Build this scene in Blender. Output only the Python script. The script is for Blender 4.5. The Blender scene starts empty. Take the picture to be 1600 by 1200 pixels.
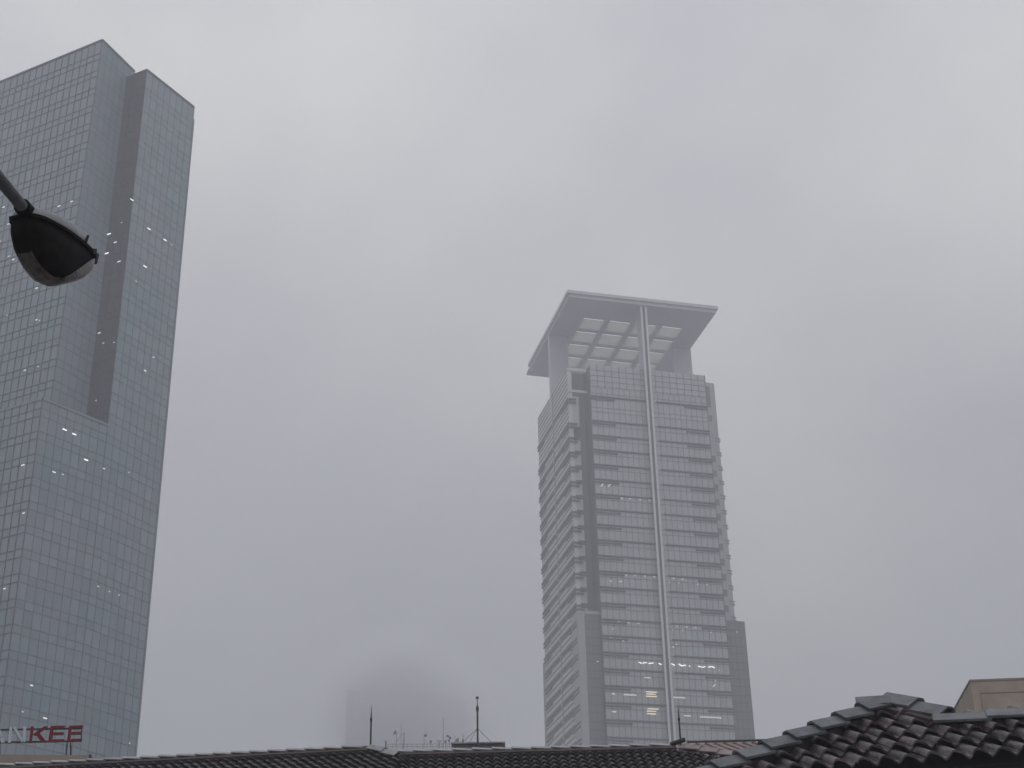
import bpy, bmesh, math, random
from mathutils import Vector, Matrix
random.seed(7)
R = math.radians
sc = bpy.context.scene
col = sc.collection

# ------------------------------------------------------------------ camera
F_PX, PITCH, ROLL, EYE = 2453.0, R(27.471), R(-1.2686), 1.6
CAM = Vector((0, 0, EYE))
fw = Vector((0, math.cos(PITCH), math.sin(PITCH)))
up0 = Vector((0, -math.sin(PITCH), math.cos(PITCH)))
rt0 = Vector((1, 0, 0))
rt = rt0 * math.cos(ROLL) + up0 * math.sin(ROLL)
up = -rt0 * math.sin(ROLL) + up0 * math.cos(ROLL)
cd = bpy.data.cameras.new("camera")
cd.sensor_width = 36
cd.lens = F_PX / 1600 * 36
cd.clip_start = 0.1
cd.clip_end = 6000
co = bpy.data.objects.new("camera", cd)
col.objects.link(co)
m = Matrix((rt, up, -fw)).transposed().to_4x4()
m.translation = CAM
co.matrix_world = m
sc.camera = co

# ------------------------------------------------------------------ world and sun
SUN_EL, SUN_AZ = R(52), R(168)          # behind the thick cloud, high over the viewer's back
w = bpy.data.worlds.new("World")
sc.world = w
w.use_nodes = True
nt = w.node_tree
nt.nodes.clear()
N = nt.nodes.new
out = N("ShaderNodeOutputWorld")
sky = N("ShaderNodeTexSky")
sky.sky_type = 'NISHITA'
sky.sun_disc = False
sky.sun_elevation = SUN_EL
sky.sun_rotation = SUN_AZ
b1 = N("ShaderNodeBackground")
b1.inputs[1].default_value = 0.006      # what little blue gets through the cloud deck
nt.links.new(sky.outputs[0], b1.inputs[0])
tc = N("ShaderNodeTexCoord")
sep = N("ShaderNodeSeparateXYZ")
nt.links.new(tc.outputs["Generated"], sep.inputs[0])
ramp = N("ShaderNodeValToRGB")          # overcast: brighter towards the zenith
cr = ramp.color_ramp
cr.elements[0].position = 0.0
cr.elements[0].color = (0.05, 0.05, 0.055, 1)
cr.elements[1].position = 1.0
cr.elements[1].color = (0.88, 0.89, 0.92, 1)
for p, c in ((0.47, (0.10, 0.10, 0.108, 1)), (0.51, (0.34, 0.345, 0.365, 1)), (0.62, (0.405, 0.412, 0.42, 1)), (0.75, (0.665, 0.672, 0.685, 1)), (0.84, (0.80, 0.808, 0.82, 1))):
    e = cr.elements.new(p)
    e.color = c
mr = N("ShaderNodeMapRange")
mr.inputs[1].default_value = -1
mr.inputs[2].default_value = 1
nt.links.new(sep.outputs[2], mr.inputs[0])
nt.links.new(mr.outputs[0], ramp.inputs[0])
mp = N("ShaderNodeMapping")
mp.inputs["Scale"].default_value = (1.0, 1.0, 1.25)
mp.inputs["Rotation"].default_value = (0.5, 0.25, 0.7)
mp.inputs["Location"].default_value = (1.1, 7.2, 4.0)
nt.links.new(tc.outputs["Generated"], mp.inputs[0])
n1 = N("ShaderNodeTexNoise")
n1.inputs["Scale"].default_value = 2.9
n1.inputs["Detail"].default_value = 5
n1.inputs["Roughness"].default_value = 0.45
nt.links.new(mp.outputs[0], n1.inputs["Vector"])
nm = N("ShaderNodeMapRange")
nm.inputs[1].default_value = 0.3
nm.inputs[2].default_value = 0.7
nm.inputs[3].default_value = 0.83
nm.inputs[4].default_value = 1.17
nt.links.new(n1.outputs[0], nm.inputs[0])
vm = N("ShaderNodeVectorMath")
vm.operation = 'SCALE'
nt.links.new(ramp.outputs[0], vm.inputs[0])
nt.links.new(nm.outputs[0], vm.inputs["Scale"])
b2 = N("ShaderNodeBackground")
WORLD_K = 0.85
b2.inputs[1].default_value = WORLD_K
tint = N("ShaderNodeMix"); tint.data_type = 'RGBA'      # thicker cloud is faintly lavender
tint.inputs[6].default_value = (0.985, 0.975, 1.02, 1); tint.inputs[7].default_value = (1.0, 1.005, 0.995, 1)
tr = N("ShaderNodeMapRange"); tr.inputs[1].default_value = 0.4; tr.inputs[2].default_value = 0.6
nt.links.new(n1.outputs[0], tr.inputs[0]); nt.links.new(tr.outputs[0], tint.inputs[0])
vt = N("ShaderNodeVectorMath"); vt.operation = 'MULTIPLY'
nt.links.new(vm.outputs[0], vt.inputs[0]); nt.links.new(tint.outputs[2], vt.inputs[1])
nt.links.new(vt.outputs[0], b2.inputs[0])
ad = N("ShaderNodeAddShader")
nt.links.new(b1.outputs[0], ad.inputs[0])
nt.links.new(b2.outputs[0], ad.inputs[1])
nt.links.new(ad.outputs[0], out.inputs[0])

sl = bpy.data.lights.new("sun", 'SUN')
sl.energy = 0.5
sl.angle = R(25)
sl.color = (1.0, 0.97, 0.93)
so = bpy.data.objects.new("sun", sl)
col.objects.link(so)
sd = Vector((math.sin(SUN_AZ) * math.cos(SUN_EL), math.cos(SUN_AZ) * math.cos(SUN_EL), math.sin(SUN_EL)))
so.rotation_euler = sd.to_track_quat('Z', 'Y').to_euler()
sc.view_settings.view_transform = 'Standard'
sc.view_settings.look = 'None'
sc.view_settings.exposure = 0
sc.view_settings.gamma = 1
sc.cycles.volume_bounces = 2
sc.cycles.max_bounces = 8
sc.cycles.use_denoising = True

# ------------------------------------------------------------------ helpers
def az(a, el=0.0):
    a = R(a); el = R(el)
    return Vector((math.sin(a) * math.cos(el), math.cos(a) * math.cos(el), math.sin(el)))
def ray(px, py):
    return (fw * F_PX + rt * (px - 800) - up * (py - 600)).normalized()
def hit(px, py, P, n):
    d = ray(px, py)
    return CAM + d * ((P - CAM).dot(n) / d.dot(n))
def at_h(px, py, D):
    d = ray(px, py)
    return CAM + d * (D / math.hypot(d.x, d.y))
def perp(d):                             # horizontal normal of a horizontal direction, facing the camera side
    return Vector((d.y, -d.x, 0))
def zline(px, py, P):                    # height where the vertical through P is seen at a pixel
    n = Vector((P.x, P.y, 0)).normalized()
    return hit(px, py, P, n).z
def flat(P, z=0.0):
    return Vector((P.x, P.y, z))

def tag(o, label=None, cat=None, group=None, kind=None):
    if label: o["label"] = label
    if cat: o["category"] = cat
    if group: o["group"] = group
    if kind: o["kind"] = kind
    return o
def empty(name, loc=(0, 0, 0), label=None, cat=None, group=None):
    o = bpy.data.objects.new(name, None)
    col.objects.link(o)
    o.location = loc
    o.empty_display_size = 0.3
    bpy.context.view_layer.update()
    return tag(o, label, cat, group)

class MB:
    def __init__(s):
        s.v = []; s.f = []
    def quad(s, a, b, c, d):
        i = len(s.v); s.v += [a, b, c, d]; s.f.append((i, i + 1, i + 2, i + 3))
    def poly(s, pts):
        i = len(s.v); s.v += list(pts); s.f.append(tuple(range(i, i + len(pts))))
    def obox(s, o, a, b, c):             # box from corner o with edge vectors a, b, c
        i = len(s.v)
        for k in range(8):
            s.v.append(o + (a if k & 1 else a * 0) + (b if k & 2 else b * 0) + (c if k & 4 else c * 0))
        for q in ((0, 2, 3, 1), (4, 5, 7, 6), (0, 1, 5, 4), (2, 6, 7, 3), (0, 4, 6, 2), (1, 3, 7, 5)):
            s.f.append(tuple(i + j for j in q))
    def bar(s, p, q, w, h, n=None):      # rectangular bar from p to q centred on the line
        d = (q - p)
        n = n or Vector((0, 0, 1))
        if abs(d.normalized().dot(n.normalized())) > 0.98:
            n = Vector((1, 0, 0))
        a = d.cross(n).normalized() * w
        b = a.cross(d).normalized() * h
        s.obox(p - a * .5 - b * .5, d, a, b)
    def tube(s, p, q, r0, r1=None, n=10, caps=True):
        r1 = r0 if r1 is None else r1
        d = (q - p).normalized()
        t = Vector((0, 0, 1)) if abs(d.z) < 0.9 else Vector((1, 0, 0))
        a = d.cross(t).normalized(); b = d.cross(a)
        i = len(s.v)
        for k in range(n):
            an = 2 * math.pi * k / n
            u = a * math.cos(an) + b * math.sin(an)
            s.v.append(p + u * r0); s.v.append(q + u * r1)
        for k in range(n):
            k2 = (k + 1) % n
            s.f.append((i + 2 * k, i + 2 * k2, i + 2 * k2 + 1, i + 2 * k + 1))
        if caps:
            s.f.append(tuple(i + 2 * k for k in range(n)))
            s.f.append(tuple(i + 2 * k + 1 for k in reversed(range(n))))
    def prism(s, pts, z0, z1, top=True):
        i = len(s.v); n = len(pts)
        for p in pts: s.v.append(flat(p, z0))
        for p in pts: s.v.append(flat(p, z1))
        for k in range(n):
            k2 = (k + 1) % n
            s.f.append((i + k, i + k2, i + n + k2, i + n + k))
        s.f.append(tuple(range(i + n, i + 2 * n)))
        s.f.append(tuple(range(i + n - 1, i - 1, -1)))
    def loft(s, rings, cap=True, closed=True):
        i = len(s.v); n = len(rings[0])
        for r_ in rings: s.v += list(r_)
        for j in range(len(rings) - 1):
            for k in range(n if closed else n - 1):
                k2 = (k + 1) % n
                s.f.append((i + j * n + k, i + j * n + k2, i + (j + 1) * n + k2, i + (j + 1) * n + k))
        if cap:
            s.f.append(tuple(i + k for k in reversed(range(n))))
            s.f.append(tuple(i + (len(rings) - 1) * n + k for k in range(n)))
    def build(s, name, mat, parent=None, smooth=False, recalc=False):
        me = bpy.data.meshes.new(name)
        off = Vector((0, 0, 0))
        if parent is not None:
            off = parent.matrix_world.translation.copy()
        elif s.v:
            off = sum((Vector(p) for p in s.v), Vector()) / len(s.v)
            off.z = min(p[2] for p in s.v)
        me.from_pydata([tuple(Vector(p) - off) for p in s.v], [], s.f)
        if recalc:
            bm = bmesh.new(); bm.from_mesh(me)
            bmesh.ops.recalc_face_normals(bm, faces=bm.faces[:]); bm.to_mesh(me); bm.free()
        if smooth:
            for p in me.polygons: p.use_smooth = True
        me.materials.append(mat)
        o = bpy.data.objects.new(name, me)
        col.objects.link(o)
        if parent is not None:
            o.parent = parent
        else:
            o.location = off
        bpy.context.view_layer.update()
        return o

# ------------------------------------------------------------------ materials
def mat(name, c, rough=0.6, metal=0.0, spec=0.5, vary=0.0, noise=None, bump=0.0, isl=0.0, c2=None, emit=None, coat=0.0, isl_rough=0.0):
    """principled; vary: noise amplitude in brightness; isl: brightness variation per loose piece"""
    ma = bpy.data.materials.new(name); ma.use_nodes = True
    t = ma.node_tree; b = t.nodes["Principled BSDF"]
    b.inputs["Base Color"].default_value = (*c, 1)
    b.inputs["Roughness"].default_value = rough
    b.inputs["Metallic"].default_value = metal
    b.inputs["Specular IOR Level"].default_value = spec
    b.inputs["Coat Weight"].default_value = coat
    src = None
    if noise is None: noise = 3.0
    if vary or c2:
        tcn = t.nodes.new("ShaderNodeTexCoord")
        nz = t.nodes.new("ShaderNodeTexNoise")
        nz.inputs["Scale"].default_value = noise
        nz.inputs["Detail"].default_value = 6
        nz.inputs["Roughness"].default_value = 0.62
        t.links.new(tcn.outputs["Object"], nz.inputs["Vector"])
        mx = t.nodes.new("ShaderNodeMix"); mx.data_type = 'RGBA'
        cc = c2 if c2 else tuple(min(1, x * (1 + vary)) for x in c)
        ca = c if c2 else tuple(x * (1 - vary) for x in c)
        mx.inputs[6].default_value = (*ca, 1); mx.inputs[7].default_value = (*cc, 1)
        rr = t.nodes.new("ShaderNodeMapRange")
        rr.inputs[1].default_value = 0.35; rr.inputs[2].default_value = 0.65
        t.links.new(nz.outputs[0], rr.inputs[0])
        t.links.new(rr.outputs[0], mx.inputs[0])
        src = mx.outputs[2]
        if bump:
            bp = t.nodes.new("ShaderNodeBump")
            bp.inputs["Strength"].default_value = bump
            bp.inputs["Distance"].default_value = 0.02
            nz2 = t.nodes.new("ShaderNodeTexNoise")
            nz2.inputs["Scale"].default_value = noise * 8
            t.links.new(tcn.outputs["Object"], nz2.inputs["Vector"])
            t.links.new(nz2.outputs[0], bp.inputs["Height"])
            t.links.new(bp.outputs[0], b.inputs["Normal"])
    if isl:
        ge = t.nodes.new("ShaderNodeNewGeometry")
        r2 = t.nodes.new("ShaderNodeMapRange")
        r2.inputs[3].default_value = 1 - isl; r2.inputs[4].default_value = 1 + isl
        t.links.new(ge.outputs["Random Per Island"], r2.inputs[0])
        v = t.nodes.new("ShaderNodeVectorMath"); v.operation = 'SCALE'
        if src: t.links.new(src, v.inputs[0])
        else: v.inputs[0].default_value = c
        t.links.new(r2.outputs[0], v.inputs["Scale"])
        src = v.outputs[0]
    if src: t.links.new(src, b.inputs["Base Color"])
    if isl_rough:
        ge = t.nodes.new("ShaderNodeNewGeometry")
        r3 = t.nodes.new("ShaderNodeMapRange")
        r3.inputs[3].default_value = rough; r3.inputs[4].default_value = rough + isl_rough
        t.links.new(ge.outputs["Random Per Island"], r3.inputs[0])
        t.links.new(r3.outputs[0], b.inputs["Roughness"])
    if emit:
        b.inputs["Emission Color"].default_value = (*emit[0], 1)
        b.inputs["Emission Strength"].default_value = emit[1]
    return ma

M = {
 'glassL': mat("blue grey glass", (0.098, 0.175, 0.212), 0.18, spec=0.9, c2=(0.170, 0.190, 0.240), noise=0.04, isl=0.11, isl_rough=0.12),  # patchy second tint painted in as uneven cloud reflections
 'glassL2': mat('softer blue grey glass', (0.125, 0.20, 0.240), 0.5, spec=0.4, c2=(0.185, 0.21, 0.26), noise=0.028, isl=0.09),  # cloud reflection patches painted into this rougher pane colour too
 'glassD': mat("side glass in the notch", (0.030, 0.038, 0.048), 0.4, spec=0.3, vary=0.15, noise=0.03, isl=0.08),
 'mull': mat("dark mullion", (0.028, 0.035, 0.042), 0.5),
 'trimL': mat("pale ledge trim", (0.17, 0.20, 0.22), 0.5),
 'glassR': mat("grey tower glass", (0.335, 0.355, 0.375), 0.3, spec=0.75, vary=0.10, noise=0.03, isl=0.06, isl_rough=0.1),
 'screenR': mat("pale screen glass", (0.37, 0.38, 0.40), 0.3, spec=0.7, isl=0.06),
 'mullR': mat("thin grey mullion", (0.07, 0.075, 0.085), 0.5),
 'panelR': mat("grey cladding panel", (0.52, 0.515, 0.53), 0.55, vary=0.08, noise=0.06),
 'panelR2': mat("mid grey cladding panel", (0.34, 0.34, 0.36), 0.5, vary=0.10, noise=0.08),
 'recessR': mat("dark recess cladding", (0.075, 0.075, 0.085), 0.6),  # one even dark grey for recess, joints, bands and cores
 'wingR': mat("dark wing glass", (0.12, 0.12, 0.135), 0.3, spec=0.5, isl=0.08),
 'fin': mat("dark sun shade", (0.045, 0.045, 0.05), 0.6),
 'canopy': mat("canopy cladding", (0.55, 0.55, 0.57), 0.6, vary=0.05, noise=0.1),
 'mast': mat("pale metal mast", (0.6, 0.61, 0.63), 0.45),
 'lamp_on': mat("white ceiling light", (0.8, 0.8, 0.8), 0.5, emit=((1, 0.97, 0.92), 1.4)),
 'lamp_mid': mat('soft ceiling light', (0.6, 0.6, 0.6), 0.5, emit=((1, 0.95, 0.88), 0.8)),
 'lamp_dim': mat("dim ceiling light", (0.5, 0.5, 0.5), 0.5, emit=((1, 0.97, 0.92), 0.45)),
 'lamp_warm': mat("warm ceiling light", (0.7, 0.6, 0.5), 0.5, emit=((1, 0.85, 0.62), 0.75)),
 'tile': mat("wet dark roof tile", (0.030, 0.026, 0.030), 0.30, spec=0.55, vary=0.45, noise=2.2, bump=0.25, isl=0.35, isl_rough=0.15),
 'tileN': mat("dark roof tile with painted contrast", (0.016, 0.013, 0.016), 0.27, spec=0.8, c2=(0.13, 0.105, 0.112), noise=2.6, bump=0.5, isl=0.5, isl_rough=0.2),  # noise colours set far apart, painting in blacker shadows and brighter highlights
 'cap': mat("grey ridge tile", (0.11, 0.118, 0.128), 0.42, spec=0.45, vary=0.3, noise=4, bump=0.2, isl=0.2),
 'capL': mat("pale wet ridge tile", (0.25, 0.25, 0.26), 0.3, spec=0.6, vary=0.25, noise=4, bump=0.2, isl=0.15),
 'capP': mat("pinkish ridge tile", (0.26, 0.21, 0.21), 0.5, vary=0.2, noise=4, isl=0.15),
 'mortar': mat("dark ridge mortar", (0.035, 0.033, 0.034), 0.8, c2=(0.085, 0.05, 0.055), noise=1.3, bump=0.6),
 'redroof': mat("pale reddish ribbed sheet", (0.24, 0.17, 0.165), 0.5, vary=0.2, noise=1.5),
 'black': mat("black painted metal", (0.012, 0.012, 0.014), 0.5, spec=0.4),
 'beige': mat("beige render", (0.36, 0.30, 0.25), 0.8, vary=0.16, noise=0.9, bump=0.15),
 'beige2': mat("light beige render", (0.27, 0.225, 0.19), 0.8, vary=0.08, noise=0.6),
 'joint': mat('sealant joint', (0.26, 0.215, 0.18), 0.8),
 'wall': mat("painted house wall", (0.42, 0.39, 0.34), 0.8, vary=0.1, noise=1.0),
 'soffit': mat("dark soffit board", (0.02, 0.018, 0.018), 0.8),
 'red': mat("dark red letter", (0.17, 0.001, 0.012), 0.6, spec=0.05),
 'redside': mat("letter side", (0.02, 0.006, 0.008), 0.6),
 'white': mat("white letter face", (0.44, 0.49, 0.55), 0.4),
 'brown': mat("dark brown parapet", (0.028, 0.018, 0.018), 0.6, vary=0.2, noise=2),
 'fog': mat("grey concrete", (0.25, 0.25, 0.27), 0.7, vary=0.1, noise=0.05),
 'antenna': mat("antenna metal", (0.04, 0.042, 0.046), 0.5),
 'lamp_body': mat("grey die cast lamp cover", (0.22, 0.225, 0.24), 0.5, metal=0.1, vary=0.25, noise=9, bump=0.15),
 'lamp_dark': mat("blackened lamp tray", (0.006, 0.0055, 0.0055), 0.7, spec=0.1, vary=0.5, noise=14),
 'lamp_glass': mat("dirty bowl with painted sheen", (0.012, 0.010, 0.010), 0.16, spec=0.6, c2=(0.115, 0.095, 0.078), noise=9.0, bump=0.3),  # brown dirt, with lighter patches painted in as sheen on the glass
 'arm': mat("galvanised lamp arm", (0.10, 0.10, 0.105), 0.45, metal=0.3, vary=0.2, noise=8),
 'asphalt': mat("wet concrete paving", (0.17, 0.17, 0.175), 0.5, vary=0.2, noise=0.8, bump=0.3),
}
tp = bpy.data.materials.new("milky skylight panel"); tp.use_nodes = True
_t = tp.node_tree; _t.nodes.clear()
_o = _t.nodes.new("ShaderNodeOutputMaterial"); _a = _t.nodes.new("ShaderNodeBsdfTranslucent"); _d = _t.nodes.new("ShaderNodeBsdfDiffuse"); _mx = _t.nodes.new("ShaderNodeMixShader")
_a.inputs[0].default_value = (0.74, 0.745, 0.72, 1); _d.inputs[0].default_value = (0.5, 0.5, 0.49, 1); _mx.inputs[0].default_value = 0.35
_t.links.new(_a.outputs[0], _mx.inputs[1]); _t.links.new(_d.outputs[0], _mx.inputs[2]); _t.links.new(_mx.outputs[0], _o.inputs[0])
M['skylight'] = tp

# ------------------------------------------------------------------ ground
g = MB()
g.quad(Vector((-3000, -1500, 0)), Vector((3000, -1500, 0)), Vector((3000, 3500, 0)), Vector((-3000, 3500, 0)))
tag(g.build("ground", M['asphalt']), kind="structure")

# ------------------------------------------------------------------ curtain wall
FACES = []        # (P00, P10, P01, P11, root, normal) for placing the lights seen in the windows
def facade(root, P0, P1, z0, z1, T0=None, T1=None, floor=4.2, zoff=0.0, bay=1.5, sp=0.34, glass='glassL', mull='mull',
           mw=0.11, mv=0.09, md=0.07, nm=('glass_wall', 'mullion_grid'), spm=None, gap=0.0, jitter=0.012, wide=None, record=True):
    """panes between P0 and P1 (feet) and T0, T1 (tops); storeys counted down from z1-zoff"""
    T0 = T0 or P0; T1 = T1 or P1
    n = perp((P1 - P0).normalized())
    if n.dot(flat(CAM) - flat(P0)) < 0: n = -n
    L = (flat(P1) - flat(P0)).length
    nb = max(1, round(L / bay))
    def pt(u, z):
        k = (z - z0) / (z1 - z0)
        a = flat(P0).lerp(flat(T0), k); b = flat(P1).lerp(flat(T1), k)
        r_ = a.lerp(b, u); r_.z = z
        return r_
    zs = []; z = z1 - zoff; first = True
    lv = [z1]
    while z > z0:
        if z < z1: lv.append(z)
        zz = z - floor * sp
        if zz > z0: lv.append(zz)
        z -= floor
    lv.append(z0)
    lv = sorted(set(lv))
    G = MB(); Q = MB(); SPB = MB()
    for i in range(nb):
        for a, b in zip(lv[:-1], lv[1:]):
            if b - a < 0.05: continue
            T_ = SPB if (spm and b - a < floor * sp * 1.15) else G
            u0, u1 = i / nb, (i + 1) / nb
            j = n * random.uniform(-jitter, jitter); j2 = n * random.uniform(-jitter, jitter)
            T_.quad(pt(u0, a) + j, pt(u1, a) + j2, pt(u1, b) + j2, pt(u0, b) + j)
    d = (flat(P1) - flat(P0)).normalized()
    for i in range(nb + 1):
        u = i / nb
        a, b = pt(u, z0), pt(u, z1)
        ww = mv if i not in (0, nb) else mv * 1.5
        Q.obox(a - d * ww / 2 + n * 0.02, d * ww, n * md, b - a)
    for z in lv[1:-1]:
        a, b = pt(0, z), pt(1, z)
        Q.obox(a + n * 0.03 - Vector((0, 0, mw / 2)), b - a, n * (md * 0.8), Vector((0, 0, mw)))
    G.build(nm[0], M[glass], root)
    if spm and SPB.v: SPB.build('spandrel_band', M[spm], root)
    Q.build(nm[1], M[mull], root)
    if record: FACES.append((flat(P0, z0), flat(P1, z0), z0, z1, root, n))
    return n

def find_face(px, py):
    best = None
    for (a, b, z0, z1, root, n) in FACES:
        h = hit(px, py, a, n)
        u = (h - a).dot((b - a).normalized()) / (b - a).length
        if -0.02 <= u <= 1.02 and z0 - 1 <= h.z <= z1 + 1 and (h - CAM).dot(fw) > 0:
            D = (h - CAM).length
            if best is None or D < best[0]: best = (D, h, (b - a).normalized(), n, root)
    return best
def light_at(px, py, lw=0.75, lh=0.16, m_='lamp_on', slant=0.0):
    r_ = find_face(px, py)
    if not r_: return
    D, h, d, n, root = r_
    b = MB()
    dd = (d + Vector((0, 0, slant))).normalized() * lw
    b.obox(h + n * 0.16 - dd / 2, dd, n * 0.04, Vector((0, 0, lh)))
    b.build("lit_ceiling_lamp", M[m_], root)

# ------------------------------------------------------------------ left tower
A1, A2, BD = az(38.1), az(29.8), az(-62.8)
C = at_h(1.5, 1115, 220)
z1 = zline(67.7, 620, C)
K = hit(169, 659.5, C, perp(A1)); 
Rr = hit(211.4, 1175, K, perp(A2))
zr = hit(226.2, 108, K, perp(A2)).z
Mm = hit(135, 647, K, perp(BD))
Q0 = hit(79.5, 624, Mm, perp(A2))
C1 = hit(160, 64, Q0, perp(BD))
zl = C1.z
M2 = hit(211, 105.5, Mm, perp(A2))
fl = zline(15.5, 1015, C) - zline(9.5, 1056, C)
print("LEFT", C, "z1", z1, "K", K, "R", Rr, "zr", zr, "Mm", Mm, "Q0", Q0, "C1", C1, "M2", M2, "floor", fl)
lt = empty("office_tower", flat(C), "tall blue grey glass office tower at left with a dark vertical notch", "skyscraper")
FL = fl
BL = 46.0
zoffL = (z1 - zline(15.5, 1015, C)) % FL
facade(lt, C, K, 0, z1, floor=FL, zoff=zoffL, bay=1.5)
facade(lt, K, Rr, 0, zr, floor=FL, zoff=(zr - zline(15.5, 1015, C)) % FL, bay=1.5)
Bfar = C + BD * BL
facade(lt, Bfar, C, 0, z1, floor=FL, zoff=zoffL, bay=1.5)
Q0f = flat(Q0)
ztop = zl
Bq = Q0 + BD * (BL + 0)
C1b = C1 + BD * (BL + 0)
facade(lt, Q0, M2, z1 + 0.02, ztop, T0=C1, T1=M2, glass='glassL2', floor=FL, zoff=(ztop - zline(15.5, 1015, C)) % FL, bay=1.5)
facade(lt, Bq, Q0, z1 + 0.02, ztop, T0=C1b, T1=C1, floor=FL, zoff=(ztop - zline(15.5, 1015, C)) % FL, bay=1.5)
# the side wall of the notch
Kb = K + BD * 9.0
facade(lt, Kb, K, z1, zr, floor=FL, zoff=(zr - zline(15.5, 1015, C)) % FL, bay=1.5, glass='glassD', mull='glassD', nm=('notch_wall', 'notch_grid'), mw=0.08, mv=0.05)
# cores so the tower is solid, and its roofs
core = MB()
inn = 0.35
back = az(27.2)
core.prism([flat(C) + back * 0.4 + A1 * inn, flat(K) + BD * inn, flat(Rr) + BD * inn - A2 * 0.1, flat(Rr) + BD * BL, flat(Bfar) + back * 18, flat(Bfar) + back * .4], 0.3, z1 - 0.3)
core.prism([flat(K) + BD * inn + A2 * .2, flat(Rr) + BD * inn - A2 * .1, flat(Rr) + BD * 30, flat(K) + BD * 8.9 + A2 * 1], z1 - 0.2, zr - 0.4)
i0 = len(core.v)
bs = [flat(Q0, z1 - .1) + A2 * .4 + BD * .4, flat(M2, z1 - .1) + BD * .4 - A2 * .2, flat(M2, z1 - .1) + BD * BL, flat(Bq, z1 - .1) + A2 * .4]
tsx = [flat(C1, ztop - .4) + A2 * .4 + BD * .4, flat(M2, ztop - .4) + BD * .4 - A2 * .2, flat(M2, ztop - .4) + BD * BL, flat(C1b, ztop - .4) + A2 * .4]
core.v += bs + tsx
for q in ((0, 1, 5, 4), (1, 2, 6, 5), (2, 3, 7, 6), (3, 0, 4, 7), (4, 5, 6, 7), (3, 2, 1, 0)):
    core.f.append(tuple(i0 + j for j in q))
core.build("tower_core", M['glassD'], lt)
# ledge trim and slim rear strip at the right edge
lg = MB()
nA1, nB = -perp(A1), -perp(BD)
if nA1.dot(-flat(C)) < 0: nA1 = -nA1
if nB.dot(-flat(C)) < 0: nB = -nB
lg.obox(flat(C, z1 - 0.5) + nA1 * 0.11, (flat(K) - flat(C)), nA1 * 0.04, Vector((0, 0, 0.32)))
lg.obox(flat(Bfar, z1 - 0.5) + nB * 0.11, flat(C) - flat(Bfar), nB * 0.04, Vector((0, 0, 0.32)))
lg.build("ledge", M['trimL'], lt)
rs = MB()
zrs = zline(301, 183, Rr)
rs.obox(flat(Rr, 0) + A2 * 0.15 + BD * 0.3, A2 * 0.55, BD * 12, Vector((0, 0, zrs)))
rs.build("rear_strip", M['trimL'], lt)
par = MB()
cz = Vector((0, 0, 0.35))
for a, b, z in ((C1, M2, ztop), (C1b, C1, ztop), (K, Rr, zr), (Kb, K, zr)):
    n = perp((flat(b) - flat(a)).normalized())
    if n.dot(-flat(a)) < 0: n = -n
    par.obox(flat(a, z + 0.003) - n * 0.35, flat(b) - flat(a), n * 0.5, cz)
par.build("coping", M['mull'], lt)
_L = [(112.9, 316.3), (93.2, 323.4), (6.6, 325.2), (129.4, 340.6), (133.7, 310.6, .3), (159, 359.4), (170.6, 367.3, 1.1), (205.7, 312.9, .9), (232.5, 358.4, .95), (257.5, 375.7, .9), (267.6, 383.2, .3),
      (153.8, 388, .8), (167.5, 397.3, 1), (226.5, 417.1, 1), (212.3, 440, .4), (160.3, 425.6, 1), (58.1, 451.6, .6), (14, 351.3, .5), (21.6, 406.8, .6), (15, 401.6, .4), (2, 378, .3),
      (12, 494, .3), (58, 501, .5), (63, 502, .3), (40, 579.7, .5), (61, 573.8, .3), (136, 509.7, 1.0), (133.3, 520, .5), (143, 526.6, .4), (156, 521.6, .6), (150.2, 516.8, .4), (162.5, 537.4, .4), (179.4, 536.3, .4),
      (239.4, 559, .5), (226.4, 580, .6), (100.8, 672.2, .9), (115.5, 679.3, .9), (134.3, 719.4, .9), (162, 732.9, .5), (36.8, 728.1, .8), (84, 738.5, .7), (98, 742, .4), (8.4, 921, .5), (38, 803, .5), (49, 1072, .6), (70, 1123, .8), (35, 1113, .3), (201, 739, .3), (153, 917, .4), (170.6, 925, .3), (185.6, 930.6, .3), (202, 1162, .3),
      (181, 380, .7), (187, 410, .8), (191, 349, .3), (151, 627, .4)]
for q in _L:
    s = q[2] if len(q) > 2 else 0.7
    light_at(q[0], q[1], 0.72 * s + .08, 0.17 if s > .5 else .14, 'lamp_on' if s > .85 else 'lamp_mid' if s > .45 else 'lamp_dim')
light_at(136, 509.5, .8, 0.38, 'lamp_on')

# ------------------------------------------------------------------ right tower
FACES_L = list(FACES); FACES.clear()
U, V = az(75.6), az(-14.4)               # along the front; into the building
zup = Vector((0, 0, 1))
O = at_h(933, 835, 350); O.z = 0         # a point on the left edge of the glass front
nF = -V
def gv(px, py, v=0.0):                   # pixel -> (u, z) on the plane v metres behind the glass front
    h = hit(px, py, O + V * v, V)
    return (h - O).dot(U), h.z
def gz(px, py, z):                       # pixel -> (u, v) at height z
    d = ray(px, py); h = CAM + d * ((z - EYE) / d.z)
    return (h - O).dot(U), (h - O).dot(V)
def W(u, v, z): return flat(O) + U * u + V * v + zup * z
uL = sum(gv(*p)[0] for p in ((920, 569), (928.4, 750), (935, 869), (939.75, 944.6), (946, 1101))) / 5
uR = sum(gv(*p)[0] for p in ((1099.5, 583), (1117, 765.7), (1125.9, 883.5), (1132.3, 956.8), (1146, 1112))) / 5
zp = gv(920, 569)[1]
c0 = gz(884, 578, zp); c1 = gz(914, 577, zp); cb = gz(837, 653, zp)
print("RIGHT uL", uL, "uR", uR, "zp", zp, "corner", c0, c1, "back", cb)
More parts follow.
